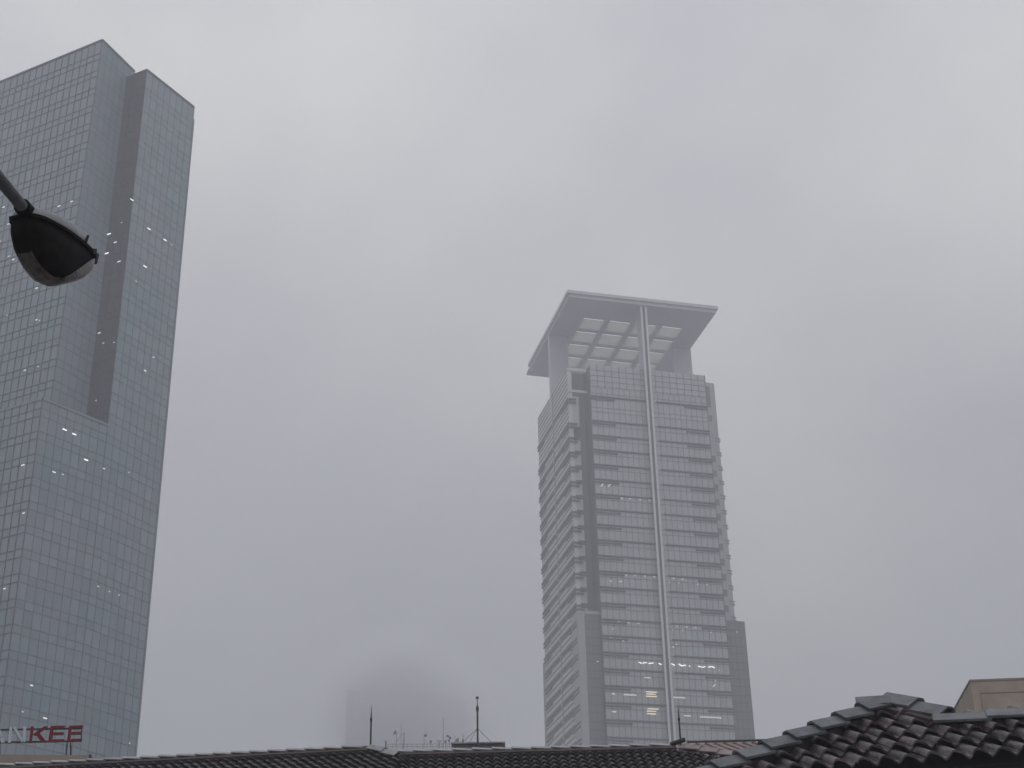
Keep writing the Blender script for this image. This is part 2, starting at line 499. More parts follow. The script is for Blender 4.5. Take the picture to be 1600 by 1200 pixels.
lev = [gv(*p)[1] for p in ((924, 619.7), (926, 658.2), (926.5, 680.7), (927, 704), (928, 727), (928.4, 750), (929, 773.4), (931, 797), (932, 820.5), (934, 845), (935, 869), (936, 893), (938, 919), (939.7, 944.6), (940, 970), (942, 996), (943, 1022), (944, 1048.6), (945, 1074), (946, 1101), (947.5, 1127), (949, 1153))]
print("levels", [round(x, 1) for x in lev], "step", (lev[2] - lev[-1]) / 19)
FR = (lev[2] - lev[-1]) / 19
zs = [lev[2] - FR * k for k in range(0, int(lev[2] / FR))]
fins_z = [lev[0], lev[1]] + zs
vc = c1[1]                                # corner block stands this far behind the glass
uc = c0[0]                                # left side plane
vb = cb[1]                                # back of the side wall
mastu = gv(1028.5, 835, -1.0)[0]
print("vc", vc, "uc", uc, "vb", vb, "mast", mastu, "FR", FR)
rtw = empty("office_tower", W((uL + uR) / 2, 0, 0), "grey office tower with a raised flat canopy roof and pale mast down its front", "skyscraper")
wU = uR - uL
# glass front
facade(rtw, W(uL, 0, 0), W(uR, 0, 0), 0, lev[0] + 2.6, floor=FR, zoff=(lev[0] + 2.6 - lev[2]) % FR, bay=1.45, sp=0.30, spm='screenR', glass='glassR', mull='mullR', mw=0.10, mv=0.09, md=0.06)
facade(rtw, W(uL, -.05, 0), W(uR, -.05, 0), lev[0] + 2.62, zp, floor=3.1, zoff=0, bay=1.9, sp=0.5, glass='screenR', mull='mullR', mw=0.12, mv=0.14, md=0.06, nm=('roof_screen', 'screen_grid'))
# left side wall with its ribs
uS = uc
sw = MB()
sw.obox(W(uS, vc, 0), U * 1.0, V * (vb - vc), zup * zp)
sw.obox(W(uS + 1.001, vc + 3.3, 0), U * 3.5, V * (vb - vc - 3.4), zup * (zp - .02))
sw.build("side_wall", M['panelR'], rtw)
FACES.append((W(uS, vb, 0), W(uS, vc, 0), 0, zp, rtw, -U))
ribs = MB()
zz = 3.0
while zz < zp - 0.5:                      # the fine horizontal cladding joints
    ribs.obox(W(uS, vc + .3, zz), -U * 0.05, V * (vb - vc - .6), zup * 0.34)
    zz += FR / 3
ribs.build("cladding_joint", M['recessR'], rtw)
ss = MB()
ss.obox(W(uS + .001, vc + (vb - vc) * .49, 0), -U * 0.08, V * .35, zup * (zp - .1))
ss.build("wall_seam", M['mullR'], rtw)
# corner block front: pier, stacked bays, deep recess
ub0 = uS + 1.001; uBay = gv(909.5, 750, vc)[0]
bk = MB()
bk.obox(W(uS + 1.02, vc + 2.2, 0), U * (uL - uS - 1.05), V * 1.05, zup * (zp - .2))
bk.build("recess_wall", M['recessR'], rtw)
sb = MB()
sb.obox(W(uL + .02, 0.12, 0), U * (wU - .04), V * (vb - 2), zup * (zp - .3))
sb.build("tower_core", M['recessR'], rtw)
by = MB(); bg = MB()
for z in zs:
    if z - FR < 2: continue
    by.obox(W(ub0, vc, z - FR * .78), U * (uBay - ub0), V * 2.19, zup * (FR * .70))
for k in range(1):
    by.obox(W(ub0, vc, lev[1] - FR * .1), U * (uBay - ub0), V * 2.19, zup * (lev[0] - lev[1] + 1.5))
by.build("corner_bay", M['glassR'], rtw)
pb = MB()
pb.obox(W(uS, vc - .012, zp - .9), U * (uL - uS - .02), -V * .2, zup * .9)
pb.build("corner_band", M['panelR'], rtw)
pb = MB()
pb.obox(W(uS, vc - .012, lev[0] + 2.2), U * (uL - uS - .02), -V * .25, zup * .7)
pb.build("corner_band", M['panelR'], rtw)
# sun shades
fn = MB()
hfin, pfin = 0.29, 0.32
for z in fins_z:
    fn.obox(W(uL, -.03, z), U * (wU * .478), -V * pfin, zup * hfin)
    fn.obox(W(uL, -.03, z - .72), U * (wU * .20), -V * pfin, zup * hfin)
    fn.obox(W(uL + wU * .555, -.03, z), U * (wU * .445), -V * pfin, zup * hfin)
    fn.obox(W(uL + wU * .80, -.03, z - .72), U * (wU * .20), -V * pfin, zup * hfin)
fn.build("front_sun_shade", M['fin'], rtw)
fs = MB()
Ls = vb - vc
for z in fins_z:
    for (a, b, dz) in ((0.0, .47, 0), (0.0, .22, -.95), (.53, 1.0, 0), (.80, 1.0, -.95)):
        fs.obox(W(uS - .01, vc + Ls * a, z + dz), -U * .34, V * (Ls * (b - a)), zup * .46)
    for dz in (0, -.95):
        fs.obox(W(uS - .0, vc - .01, z + dz), U * 1.9, -V * .5, zup * hfin)
fs.build("side_sun_shade", M['fin'], rtw)
# right wing
uw, zw = gv(1117, 599, vc)
uw = sum(gv(a, b, vc)[0] for a, b in ((1117, 599), (1127, 740), (1137, 850), (1147, 950))) / 4
uw2 = uw
rw = MB()
rw.obox(W(uR + .02, vc, 0), U * (uw - uR), V * (vb - vc), zup * zw)
rw.build("right_wing", M['panelR2'], rtw)
FACES.append((W(uR, vc, 0), W(uw, vc, 0), 0, zw, rtw, -V))
for z in [lev[0] + .6] + zs:
    wb = MB()
    wb.obox(W(uR + .3, vc - .012, z - FR * .75), U * ((uw - uR) * .55), V * .01, zup * (FR * .45))
    wb.build("wing_window", M['wingR'], rtw)
wb = MB()
wb.obox(W(uR + .3, vc - .012, lev[0] + 1.6), U * ((uw - uR) * .55), V * .01, zup * (zw - lev[0] - 2.6))
wb.build("wing_window", M['wingR'], rtw)
for z in fins_z[1:]:
    if z < 60: break
    for dz in (0, -.72):
        wf = MB()
        wf.obox(W(uw - 1.0, vc - .02, z + dz - .3), U * 1.42, V * 1.0, zup * .22)
        wf.build("wing_sun_shade", M['fin'], rtw)
# lower wings
u0, zlw = gv(908, 954, vc - 1.5)
u0 = sum(gv(a, b, vc - 1.5)[0] for a, b in ((901.5, 970), (907, 1060), (914, 1160))) / 3
lw = MB()
lw.obox(W(u0, vc - 1.5, 0), U * 1.6, V * 6, zup * zlw)
lw.obox(W(u0 + 1.6, vc - 1.49, zlw - .8), U * (uL - u0 - 1.6), -V * .2, zup * .8)
lw.build("lower_wing_pier", M['panelR2'], rtw)
facade(rtw, W(u0 + 1.6, vc - 1.45, 0), W(uL - .02, vc - 1.45, 0), 0, zlw - .8, floor=FR, zoff=(zlw - .8 - lev[2]) % FR, bay=1.5, sp=.45, glass='wingR', mull='recessR', mw=.25, mv=.06, nm=('lower_wing_glass', 'lower_wing_grid'))
u2 = sum(gv(a, b, vc - 1.5)[0] for a, b in ((1163.5, 975), (1172, 1070), (1179.5, 1155))) / 3
zrw = gv(1148, 970, vc - 1.5)[1]
facade(rtw, W(uR + .02, vc - 1.45, 0), W(u2, vc - 1.45, 0), 0, zrw, floor=FR, zoff=(zrw - lev[2]) % FR, bay=1.5, sp=.45, glass='wingR', mull='recessR', mw=.25, mv=.06, nm=('lower_wing_glass', 'lower_wing_grid'))
lw = MB()
lw.obox(W(uR + .04, vc - 1.3, 0), U * (u2 - uR - .1), V * (vb - vc), zup * (zrw - .05))
lw.obox(W(u0 + 1.65, vc - 1.3, 0), U * (uL - u0 - 1.8), V * 4, zup * (zlw - .9))
lw.build("lower_wing_core", M['recessR'], rtw)
# lower block behind the left side
ul = uS - 0.0
q = gz(849, 1033, zlw)
zlb = zline(846, 1033, W(uS, vb, 0))
lb = MB()
ext = gz(841, 1037, zlb)
lb.obox(W(uS + 0.05, vb, 0), U * 6, V * max(2.0, (ext[1] - vb)), zup * zlb)
lb.build("rear_block", M['wingR'], rtw)
print("ext", ext, "zlb", zlb, "u0", u0, "u2", u2, "uw", uw)
# mast and canopy
mz = gv(1003, 478, -1.2)[1]
mu = sum(gv(a, b, -1.2)[0] for a, b in ((1004.5, 480), (1010.6, 560), (1020.9, 740), (1035.2, 932), (1049.0, 1124))) / 5
ms = MB()
ms.obox(W(mu - .85, -1.2, 0), U * .5, -V * .35, zup * mz)
ms.obox(W(mu + .35, -1.2, 0), U * .5, -V * .35, zup * mz)
ms.build("mast_flange", M['mast'], rtw)
ms = MB()
ms.obox(W(mu - .35, -1.2, 0), U * .7, V * 1.1, zup * mz)
ms.build("mast_web", M['fin'], rtw)
pl = MB()
pl.obox(W(mu - .36, -.1, zp - 3), U * .72, V * 3.6, zup * (mz - zp + 3))
pl.build("canopy_pier", M['canopy'], rtw)
vf = -2.0
fl0 = gv(888, 462, vf); fr0 = gv(1118, 490, vf)
zc = (fl0[1] + fr0[1]) / 2
bl0 = gz(828, 575, zc)
cu0, cu1, cvf, cvb = gz(888, 466, zc)[0], gz(1118, 490, zc)[0], vf, bl0[1]
print("canopy zc", zc, fl0, fr0, "bl", bl0, "u", cu0, cu1, "mz", mz)
# skylight opening grid on the soffit
a_ = gz(913, 497, zc); b_ = gz(903, 517, zc); c_ = gz(953, 502, zc); d_ = gz(890, 537, zc)
su = a_[0]; sv = a_[1]; dv = (gz(890.5, 537.5, zc)[1] - sv) / 2; du = (gz(1034, 511, zc)[0] - su) / 3
print("sky grid", a_, b_, c_, d_, "du", du, "dv", dv)
NR, NC = 5, 4
fu, fv = 0.80, 0.78
th = 0.9
def soffit():
    cs = MB()
    us = [cu0] + [su + du * k + x for k in range(NC) for x in (0, du * fu)] + [cu1]
    vs = [cvf] + [sv + dv * k + x for k in range(NR) for x in (0, dv * fv)] + [cvb]
    for j in range(len(vs) - 1):
        if j % 2 == 0:
            cs.obox(W(cu0, vs[j], zc), U * (cu1 - cu0), V * (vs[j + 1] - vs[j]), zup * th)
        else:
            for i in range(0, len(us) - 1, 2):
                cs.obox(W(us[i], vs[j], zc + .001), U * (us[i + 1] - us[i]), V * (vs[j + 1] - vs[j]), zup * (th - .002))
    return cs
soffit().build("canopy_slab", M['canopy'], rtw)
cr_ = MB()
cr_.obox(W(cu0 - .5, cvf - .5, zc + .9), U * (cu1 - cu0 + 1.0), V * .9, zup * .85)
cr_.obox(W(cu0 - .5, cvf + .4, zc + .9), U * .9, V * (cvb - cvf), zup * .85)
cr_.obox(W(cu1 - .4, cvf + .4, zc + .9), U * .9, V * (cvb - cvf), zup * .85)
cr_.obox(W(cu0 - .5, cvb + .4, zc + .9), U * (cu1 - cu0 + 1.0), V * .5, zup * .85)
cr_.build("canopy_edge", M['canopy'], rtw)
ck = MB()
for i in range(NC):
    for j in range(NR):
        ck.obox(W(su + du * i + .01, sv + dv * j + .55, zc + .10), U * (du * fu - .02), V * (dv * fv - .57), zup * .05)
ck.build("skylight_panel", M['skylight'], rtw)
# canopy piers at the back
lp = gz(857.5, 523, zc)
rp = gz(1080, 545, zc)
print("piers", lp, rp)
pw = MB()
uA = gz(857.5, 523, zc)[0]
pw.obox(W(lp[0], lp[1], zp - 6), U * 5.2, V * 1.1, zup * (zc - zp + 6 - .002))
pw.build("canopy_pier", M['canopy'], rtw)
pw = MB()
pw.obox(W(rp[0] - 5.2, lp[1], zp - 6), U * 5.2, V * 1.1, zup * (zc - zp + 6 - .002))
pw.build("canopy_pier", M['canopy'], rtw)
pn = MB()
pn.obox(W(lp[0] + 5.4, lp[1] + 12, zp - 6), U * (rp[0] - lp[0] - 10.8), V * 5, zup * 9)
pn.build("penthouse_wall", M['panelR'], rtw)

def rl(lst, **k):
    for q in lst: light_at(q[0], q[1], (q[2] if len(q) > 2 else .6) * .8, q[3] if len(q) > 3 else .24, **k)
def cr2(x, y, *r_): return (900 + x / 6.154, 740 + y / 6.154, *r_)
def cr3(x, y, *r_): return (930 + x / 6.154, 930 + y / 6.154, *r_)
rl([cr2(440, 243), cr2(520, 250), cr2(617, 258), cr2(706, 264), cr2(120, 294), cr2(28, 286, .45), cr2(65, 500, .45), cr2(40, 610, .4), cr2(82, 885, .4), cr2(58, 1020), cr2(143, 1025), cr2(130, 1060, .3), cr2(95, 1093, .8),
    cr2(750, 1000), cr2(660, 993), cr2(563, 988), cr2(935, 1015), cr2(1022, 1022), cr2(332, 1040), cr2(425, 1045, .9), cr2(480, 985, .4), cr2(895, 1050, .4), cr2(1170, 1070, .45), cr2(1258, 1075, .45), cr2(985, 1058, .35),
    cr3(320, 272), cr3(412, 278), cr3(875, 312), cr3(965, 318), cr3(227, 265, .5), cr3(167, 330, .45), cr3(785, 303, .35), cr3(745, 340, .35), cr3(838, 345, .35), cr3(1112, 365, .35), cr3(145, 418, .4), cr3(238, 425, .4), cr3(268, 447, .5),
    cr3(750, 505, .6), cr3(778, 480, .4), cr3(1187, 730, .35), cr3(1360, 360, .3), cr3(22, 645, .6), cr3(1155, 830, .35)], m_='lamp_dim')
for q in (cr2(248, 120), cr2(318, 122), cr3(1142, 878)):
    light_at(q[0], q[1], 1.0, .35, 'lamp_dim', slant=.9)
for x0_, y0_, x1_, y1_ in ((420, 645, 445, 655), (458, 653, 495, 648), (515, 657, 560, 652), (612, 655, 638, 668), (720, 665, 735, 660), (738, 660, 765, 675), (803, 662, 830, 678), (830, 680, 872, 672), (900, 682, 912, 683), (992, 683, 1020, 690), (1025, 692, 1060, 688), (1087, 692, 1120, 686), (1120, 686, 1148, 698)):
    ax, ay = 930 + x0_ / 6.154, 930 + y0_ / 6.154; bx, by_ = 930 + x1_ / 6.154, 930 + y1_ / 6.154
    pa, pb_ = hit(ax, ay, O - V * .2, V), hit(bx, by_, O - V * .2, V)
    b = MB(); b.bar(pa, pb_, .12, .22, V); b.build("lit_ceiling_lamp", M['lamp_on'], rtw)
for x, y, l_ in ((500, 800, 1.6), (172, 957, .8), (332, 966, 3.0), (795, 992, 3.4), (180, 1128, 1.0), (885, 1168, 1.6), (1108, 1182, 5.2)):
    light_at(930 + x / 6.154, 930 + y / 6.154, l_, .26, 'lamp_dim')
for x, y, l_ in ((540, 938, 2.6), (535, 957, 2.2), (538, 980, 2.6), (553, 1100, 2.6), (540, 1122, 2.2), (540, 1148, 2.2)):
    light_at(930 + x / 6.154, 930 + y / 6.154, l_, .22, 'lamp_warm')

# ------------------------------------------------------------------ fog bound tower and its cloud
ft = empty("office_tower", flat(at_h(640, 1150, 700)), "faint grey tower dissolving in low cloud between the two clear towers", "skyscraper")
f0, f1 = flat(at_h(540, 1140, 700)), flat(at_h(728, 1140, 715))
hf = at_h(640, 1076, 700).z
fb = MB()
fb.prism([f0, f1, f1 + Vector((0, 30, 0)), f0 + Vector((-3, 30, 0))], 0, hf)
fb.build("wall", M['fog'], ft)
fbn = MB()
k = 6.0
while k < hf - 3:
    fbn.obox(flat(f0, k) + Vector((.8, -.05, 0)), (f1 - f0) * .97, Vector((0, -.1, 0)), zup * 1.4)
    k += 4
fbn.build("window_band", M['recessR'], ft)

# ------------------------------------------------------------------ tiled roofs
def inside(p, poly):
    c = False; n = len(poly); j = n - 1
    for i in range(n):
        xi, yi = poly[i]; xj, yj = poly[j]
        if (yi > p[1]) != (yj > p[1]) and p[0] < (xj - xi) * (p[1] - yi) / (yj - yi) + xi: c = not c
        j = i
    return c
def tiles(B_, O_, s_, t_, n_, poly, tw, te, amp, seg=8, thick=0.022, t0=0.0, s0=0.0, jit=0.004, lift=0.035, skin=0.0, skr=0.0):
    smin = min(p[0] for p in poly); smax = max(p[0] for p in poly); tmin = min(p[1] for p in poly); tmax = max(p[1] for p in poly)
    r_ = int(math.floor((tmin - t0) / te))
    while t0 + r_ * te < tmax:
        ta, tb = t0 + r_ * te, t0 + (r_ + 1) * te
        c_ = int(math.floor((smin - s0) / tw))
        while s0 + c_ * tw < smax:
            sa = s0 + c_ * tw
            so_ = (r_ * skr * tw) % tw
            if inside((sa + so_ + tw / 2, (ta + tb) / 2), poly):
                j = random.uniform(-jit, jit); jl = random.uniform(-jit, jit); sk = random.uniform(-jit, jit) * .8
                i = len(B_.v)
                for k in range(seg + 1):
                    x = k / seg
                    ph = 2 * math.pi * x
                    h = amp * (0.5 + 0.5 * math.sin(ph - .4) + 0.12 * math.sin(2 * ph))
                    for (tt, hh, xx) in ((ta - .03, h * .92 + j, -skin * tw * .5), (tb + jl, h + lift + j, skin * tw * .5), (tb + jl + .002, h + lift - thick + j, skin * tw * .5)):
                        B_.v.append(O_ + s_ * (sa + so_ + x * tw * 1.0 + sk + xx) + t_ * tt + n_ * hh)
                for k in range(seg):
                    a = i + 3 * k
                    B_.f.append((a, a + 3, a + 4, a + 1))
                    B_.f.append((a + 1, a + 4, a + 5, a + 2))
            c_ += 1
        r_ += 1
def caps(B_, pts, w_, h_, ln, n_up, thick=0.02, over=0.05, rise=0.03, flatw=0.25, lower=None):
    """overlapping angular ridge tiles along the line pts[0] -> pts[1]; the end at pts[0] is the lower, overlapping one"""
    p, q = pts
    d = (q - p); L = d.length; n = max(1, round(L / ln)); d.normalize()
    side = d.cross(n_up).normalized(); upv = side.cross(d).normalized()
    st = L / n
    for k in range(n):
        a = p + d * (st * k - over); b = p + d * (st * (k + 1))
        a = a + upv * rise
        jt = random.uniform(-.006, .006)
        def ring(c, off, s=1.0):
            return [c + side * (-w_ * s) - upv * (h_ + off) + side * jt, c + side * (-w_ * flatw * s) + upv * (0 - off), c + side * (w_ * flatw * s) + upv * (0 - off), c + side * (w_ * s) - upv * (h_ + off)]
        oa, ob = ring(a, 0, 1.06), ring(b, 0)
        ia, ib = ring(a, thick, .98), ring(b, thick, .95)
        i = len(B_.v); B_.v += oa + ob + ia + ib
        for j in range(3):
            B_.f.append((i + j, i + j + 1, i + 5 + j, i + 4 + j))
            B_.f.append((i + 8 + j, i + 12 + j, i + 13 + j, i + 9 + j))
            B_.f.append((i + j, i + 8 + j, i + 9 + j, i + 1 + j))
            B_.f.append((i + 4 + j, i + 5 + j, i + 13 + j, i + 12 + j))
        B_.f.append((i, i + 4, i + 12, i + 8)); B_.f.append((i + 3, i + 11, i + 15, i + 7))
class Plane:
    def __init__(s, P, a_ridge, slope):
        s.s = az(a_ridge); h = perp(s.s)
        if h.dot(flat(CAM) - flat(P)) < 0: h = -h
        s.t = h * math.cos(R(slope)) - zup * math.sin(R(slope))
        s.n = s.s.cross(s.t).normalized()
        if s.n.z < 0: s.n = -s.n
        s.O = P
    def st(s, px, py):
        h = hit(px, py, s.O, s.n); r_ = h - s.O
        return (r_.dot(s.s), r_.dot(s.t))
    def P(s, a, b, h=0.0): return s.O + s.s * a + s.t * b + s.n * h
def body(B_, pl_, poly, back, mir=True):
    """the deck under the tiles: the front polygon and a plain rear slope, closed underneath"""
    f = [pl_.P(a, b, -.05) for a, b in poly]
    B_.poly(f)

# left house ---------------------------------------------------------------
hl = empty("tiled_house", flat(at_h(600, 1170, 39)), "long house under dark wavy roof tiles with a pale ridge and lightning rods", "house")
DL = 36.0
_A = at_h(578, 1174, DL)
_d = ray(0, 1203.5); _Bp = CAM + _d * ((_A.z - EYE) / _d.z)
PL = Plane(_A, math.degrees(math.atan2((_A - _Bp).x, (_A - _Bp).y)), 31)
print("ridge az", math.degrees(math.atan2((_A - _Bp).x, (_A - _Bp).y)))
PR2 = Plane(at_h(800, 1177.5, DL - .3), 90.5, 31)
tw_, te_ = 0.212, 0.30
a0 = PL.st(-70, 1200)[0]; a1 = PL.st(578, 1174)[0]; a2 = PL.st(622, 1184)
polyL = [(a0, 0.10), (a1, 0.10), (a2[0], a2[1] + .05), (a2[0] + .3, 4.4), (a0, 4.4)]
B_ = MB()
tiles(B_, PL.O, PL.s, PL.t, PL.n, polyL, tw_, te_, .070, seg=8, t0=.1, s0=0, lift=.055, skin=.15)
r0 = PR2.st(600, 1184); r1 = PR2.st(1056, 1172); r2 = PR2.st(1145, 1186)
kx = (r2[0] - r1[0]) / max(.01, (r2[1] - r1[1]))
polyR = [(a2[0] - .35, 0.10), (r1[0], 0.10), (r1[0] + kx * 4.4, 4.4), (a2[0] - .35 , 4.4)]
polyR = [(PR2.st(612, 1184)[0], .10), (r1[0], .10), (r1[0] + kx * 4.4, 4.5), (PR2.st(612, 1184)[0], 4.5)]
tiles(B_, PR2.O, PR2.s, PR2.t, PR2.n, polyR, tw_, te_, .070, seg=8, t0=.1, lift=.055, skin=.15, skr=.08)
B_.build("roof_tile_field", M['tile'], hl)
cb_ = MB()
caps(cb_, (PL.P(a0, -.02, .13), PL.P(a1 - .15, -.02, .13)), .13, .06, .43, zup, rise=.035)
caps(cb_, (PR2.P(PR2.st(618, 1184)[0], -.02, .12), PR2.P(r1[0] - .1, -.02, .12)), .13, .06, .44, zup, rise=.035)
caps(cb_, (PL.P(a2[0], a2[1], .12), PL.P(a1 + .05, 0, .16)), .13, .10, .40, zup, rise=.03)
cb_.build("ridge_tile", M['capL'], hl)
mo = MB()
xr0 = PR2.st(612, 1184)[0]
mo.bar(PL.P(a0, .12, .065), PL.P(a1, .12, .065), .30, .12, PL.n)
mo.bar(PL.P(a0, .0, .0), PL.P(a1, .0, .0), .16, .20, PL.n)
mo.bar(PL.P(a1 + .02, .06, .0), PL.P(a2[0] + .1, a2[1] + .06, .0), .16, .18, PL.n)
mo.bar(PR2.P(xr0, .12, .065), PR2.P(r1[0], .12, .065), .30, .12, PR2.n)
mo.bar(PR2.P(xr0, .0, .0), PR2.P(r1[0], .0, .0), .16, .20, PR2.n)
mo.build("ridge_mortar", M['mortar'], hl)
hp = MB()
hpe = PR2.P(r1[0] + kx * 4.5, 4.5, .12)
caps(hp, (hpe, PR2.P(r1[0] + .15, 0.05, .14)), .15, .11, .44, zup, rise=.035)
hp.build("hip_tile", M['capP'], hl)
ap = MB()
ap.bar(PR2.P(r1[0] - .12, 0, .12), PR2.P(r1[0] + .22, -.02, .22), .22, .05, zup)
ap.build("apex_cap", M['mortar'], hl)
# deck, rear slopes, walls
dk = MB()
eL, eR = PL.P(a0, 4.35, -.04), PR2.P(r1[0] + kx * 4.4, 4.45, -.04)
TL, TR = PL.P(a0, 0, -.02), PR2.P(r1[0], 0, -.02)
bw = Vector((0, 1, 0))
rearL, rearR = flat(TL + bw * 3.9, eL.z), flat(TR + bw * 3.9 + Vector((3.7, 0, 0)), eR.z)
dk.quad(PL.P(a0, 4.4, -.05), PL.P(a2[0] - .1, 4.4, -.05), PL.P(a2[0] - .1, .2, -.05), TL)
dk.quad(PR2.P(xr0 - .2, 4.5, -.05), PR2.P(r1[0] + kx * 4.5, 4.5, -.05), PR2.P(r1[0], 0.1, -.05), PR2.P(xr0 - .2, 0.1, -.05))
dk.quad(TL, TR, rearR, rearL)
dk.poly([TR, PR2.P(r1[0] + kx * 4.5, 4.5, -.05), rearR])
dk.quad(eL, eR, rearR, rearL)
dk.build("roof_deck", M['soffit'], hl)
wl = MB()
wl.obox(flat(eL + bw * .6), flat(eR - eL) - Vector((.6, 0, 0)), Vector((0, 6.2, 0)), zup * (min(eL.z, eR.z) - .05))
wl.build("wall", M['wall'], hl)

def rod(px, ytop, ybot, D, r0, label, name="lightning_rod", base=None):
    P0 = at_h(px, ybot, D); t = zline(px - .5, ytop, P0)
    e = empty(name, P0, label, "lightning rod", "lightning rods on the tiled roof")
    b = MB(); b.tube(P0 - zup * .15, flat(P0, P0.z + (t - P0.z) * .62), r0, r0 * .9)
    b.build("pole", M['black'], e)
    b = MB(); b.tube(flat(P0, P0.z + (t - P0.z) * .6), flat(P0, P0.z + (t - P0.z) * .66), r0 * 1.35, r0 * 1.35)
    b.build("collar", M['black'], e)
    b = MB(); b.tube(flat(P0, P0.z + (t - P0.z) * .66), flat(P0, t), r0 * .85, r0 * .12)
    b.build("spike", M['black'], e)
rod(579, 1101, 1166, DL - .05, .021, "thin black lightning rod on the ridge in front of the fogged tower")
rod(1063.5, 1101, 1163, DL - .1, .020, "thin black lightning rod on the ridge end in front of the canopy tower")
b = MB(); P0 = at_h(602.8, 1170, DL - .05)
b.tube(P0 - zup * .08, flat(P0, zline(602.8, 1157, P0)), .013, .011)
tag(b.build("roof_stub", M['black']), "short black stub pipe on the ridge right of the lightning rod", "pipe")

# right house ---------------------------------------------------------------
DR = 20.5
hr = empty("tiled_house", flat(at_h(1450, 1150, DR + 2)), "small house with big wavy tiles and grey angular hip tiles rising to a peak", "house")
DY = 15
PQ = Plane(at_h(1385, 1094 + DY, DR), 104.0, 35)
def qs(px, py): return PQ.st(px, py + DY)
pk = qs(1385, 1094); le = qs(1095, 1208); rk = qs(1476, 1114); rr_ = qs(1640, 1112)
ev = qs(1550, 1173)[1]
kk = (le[0] - pk[0]) / (le[1] - pk[1])
far = rr_[0] + 6
polyQ = [(pk[0], pk[1] - .02), (rk[0], rk[1]), (far, rk[1] + .02), (far, ev), (pk[0] + kk * (ev - pk[1]), ev)]
print("RH", pk, le, rk, rr_, ev)
nrow = 4
te2 = .37; tw2 = .265
B_ = MB()
hin = .20
polyT = [(pk[0] + hin, pk[1] + .05), (rk[0], rk[1] + .0), (far, rk[1] + .0), (far, ev + .01), (pk[0] + kk * (ev - pk[1]) + hin, ev + .01)]
tiles(B_, PQ.O, PQ.s, PQ.t, PQ.n, polyT, tw2, te2, .095, seg=12, t0=ev - te2 * 12, thick=.028, lift=.075, jit=.011, skin=.6, skr=.47)
B_.build("roof_tile_field", M['tileN'], hr, smooth=False)
hc = MB()
pkP = PQ.P(pk[0], pk[1] + .03, .18)
leP = PQ.P(pk[0] + kk * (ev + .35 - pk[1]), ev + .41, .18)
caps(hc, (leP, pkP), .19, .13, .40, zup, thick=.03, rise=.06, flatw=.22)
hc.build("hip_tile", M['cap'], hr)
hc = MB()
rkP = PQ.P(*qs(1482, 1113), .16)
caps(hc, (rkP, PQ.P(*qs(1392, 1090), .2)), .19, .13, .52, zup, thick=.03, rise=.05, flatw=.22)
hc.build("hip_tile", M['cap'], hr)
rc = MB()
p0 = PQ.P(*qs(1466, 1122), .14)
caps(rc, (p0, PQ.P(qs(1466, 1122)[0] + 7, qs(1466, 1122)[1], .14)), .19, .12, .62, zup, thick=.03, rise=.03, flatw=.22)
rc.build("ridge_tile", M['cap'], hr)
pc = MB()
t0_, t1_ = PQ.P(*qs(1346, 1101), .21), PQ.P(*qs(1392, 1096), .21)
caps(pc, (t0_, t1_), .17, .14, .6, zup, thick=.03, rise=.02, flatw=.15)
pc.build("peak_tile", M['cap'], hr)
mo = MB()
mo.bar(PQ.P(pk[0] + kk * (ev - pk[1]) + .14, ev, .04), PQ.P(pk[0] + .14, pk[1], .04), .26, .16, PQ.n)
mo.bar(PQ.P(pk[0], pk[1] + .05, .06), PQ.P(rk[0], rk[1] + .12, .06), .34, .14, PQ.n)
mo.bar(PQ.P(rk[0] - .1, rk[1] + .16, .03), PQ.P(far, rk[1] + .16, .03), .34, .12, PQ.n)
mo.build("ridge_mortar", M['mortar'], hr)
dk = MB()
el_, er_ = PQ.P(pk[0] + kk * (ev - pk[1]), ev - .02, -.06), PQ.P(far, ev - .02, -.06)
pt_, pr_ = PQ.P(pk[0], pk[1], -.06), PQ.P(far, rk[1] - .02, -.06)
pm_ = PQ.P(rk[0], rk[1], -.06)
bk_ = V
dk.poly([el_, er_, pr_, pm_, pt_])
bb = -PQ.t; bb = Vector((bb.x, bb.y, 0)).normalized() * 1.6
bl_, br_ = flat(el_ + bb * 2.2, el_.z), flat(er_ + bb * 2.2, er_.z)
dk.poly([pt_, pm_, pr_, br_, bl_])
dk.poly([pt_, bl_, el_])
dk.poly([el_, bl_, br_, er_])
dk.build("roof_deck", M['soffit'], hr)
fa = MB()
fa.obox(PQ.P(pk[0] + kk * (ev - pk[1]) + .2, ev - .1, -.1) - zup * .18, er_ - el_, Vector((0, .03, 0)), zup * .16)
fa.build("fascia", M['soffit'], hr)
wl = MB()
wl.obox(flat(el_ + bb * .35 + PQ.s * .6), flat(er_ - el_) - PQ.s * .8, bb * 1.5, zup * (el_.z - .03))
wl.build("wall", M['wall'], hr)

# reddish ribbed roof behind ---------------------------------------------------
rdh = empty("sheet_roof_shed", flat(at_h(1130, 1170, 52)), "shed with a pale reddish ribbed roof seen between the two tiled roofs", "building")
PS = Plane(at_h(1075, 1163, 50), 90, 24)
e0 = PS.st(1074, 1163)[0] + 1; e1 = PS.st(1215, 1160)[0]
sh = MB()
sh.quad(PS.P(e0 - 1, .0), PS.P(e1 + 3, .0), PS.P(e1 + 3, 4), PS.P(e0 - 1, 4))
q_ = PS.P(e0 - 1, 4)
rib = (PS.t + PS.s * .30).normalized()
k = e0 - 2.5
while k < e1 + 2.5:
    a = PS.P(k, .02, .02)
    sh.bar(a, a + rib * 3.6, .10, .06, PS.n)
    k += .30
sh.build("ribbed_roof", M['redroof'], rdh)
sh = MB()
sh.bar(PS.P(e0 - 1, 0, .08), PS.P(e1 + 3, 0, .08), .14, .05, PS.n)
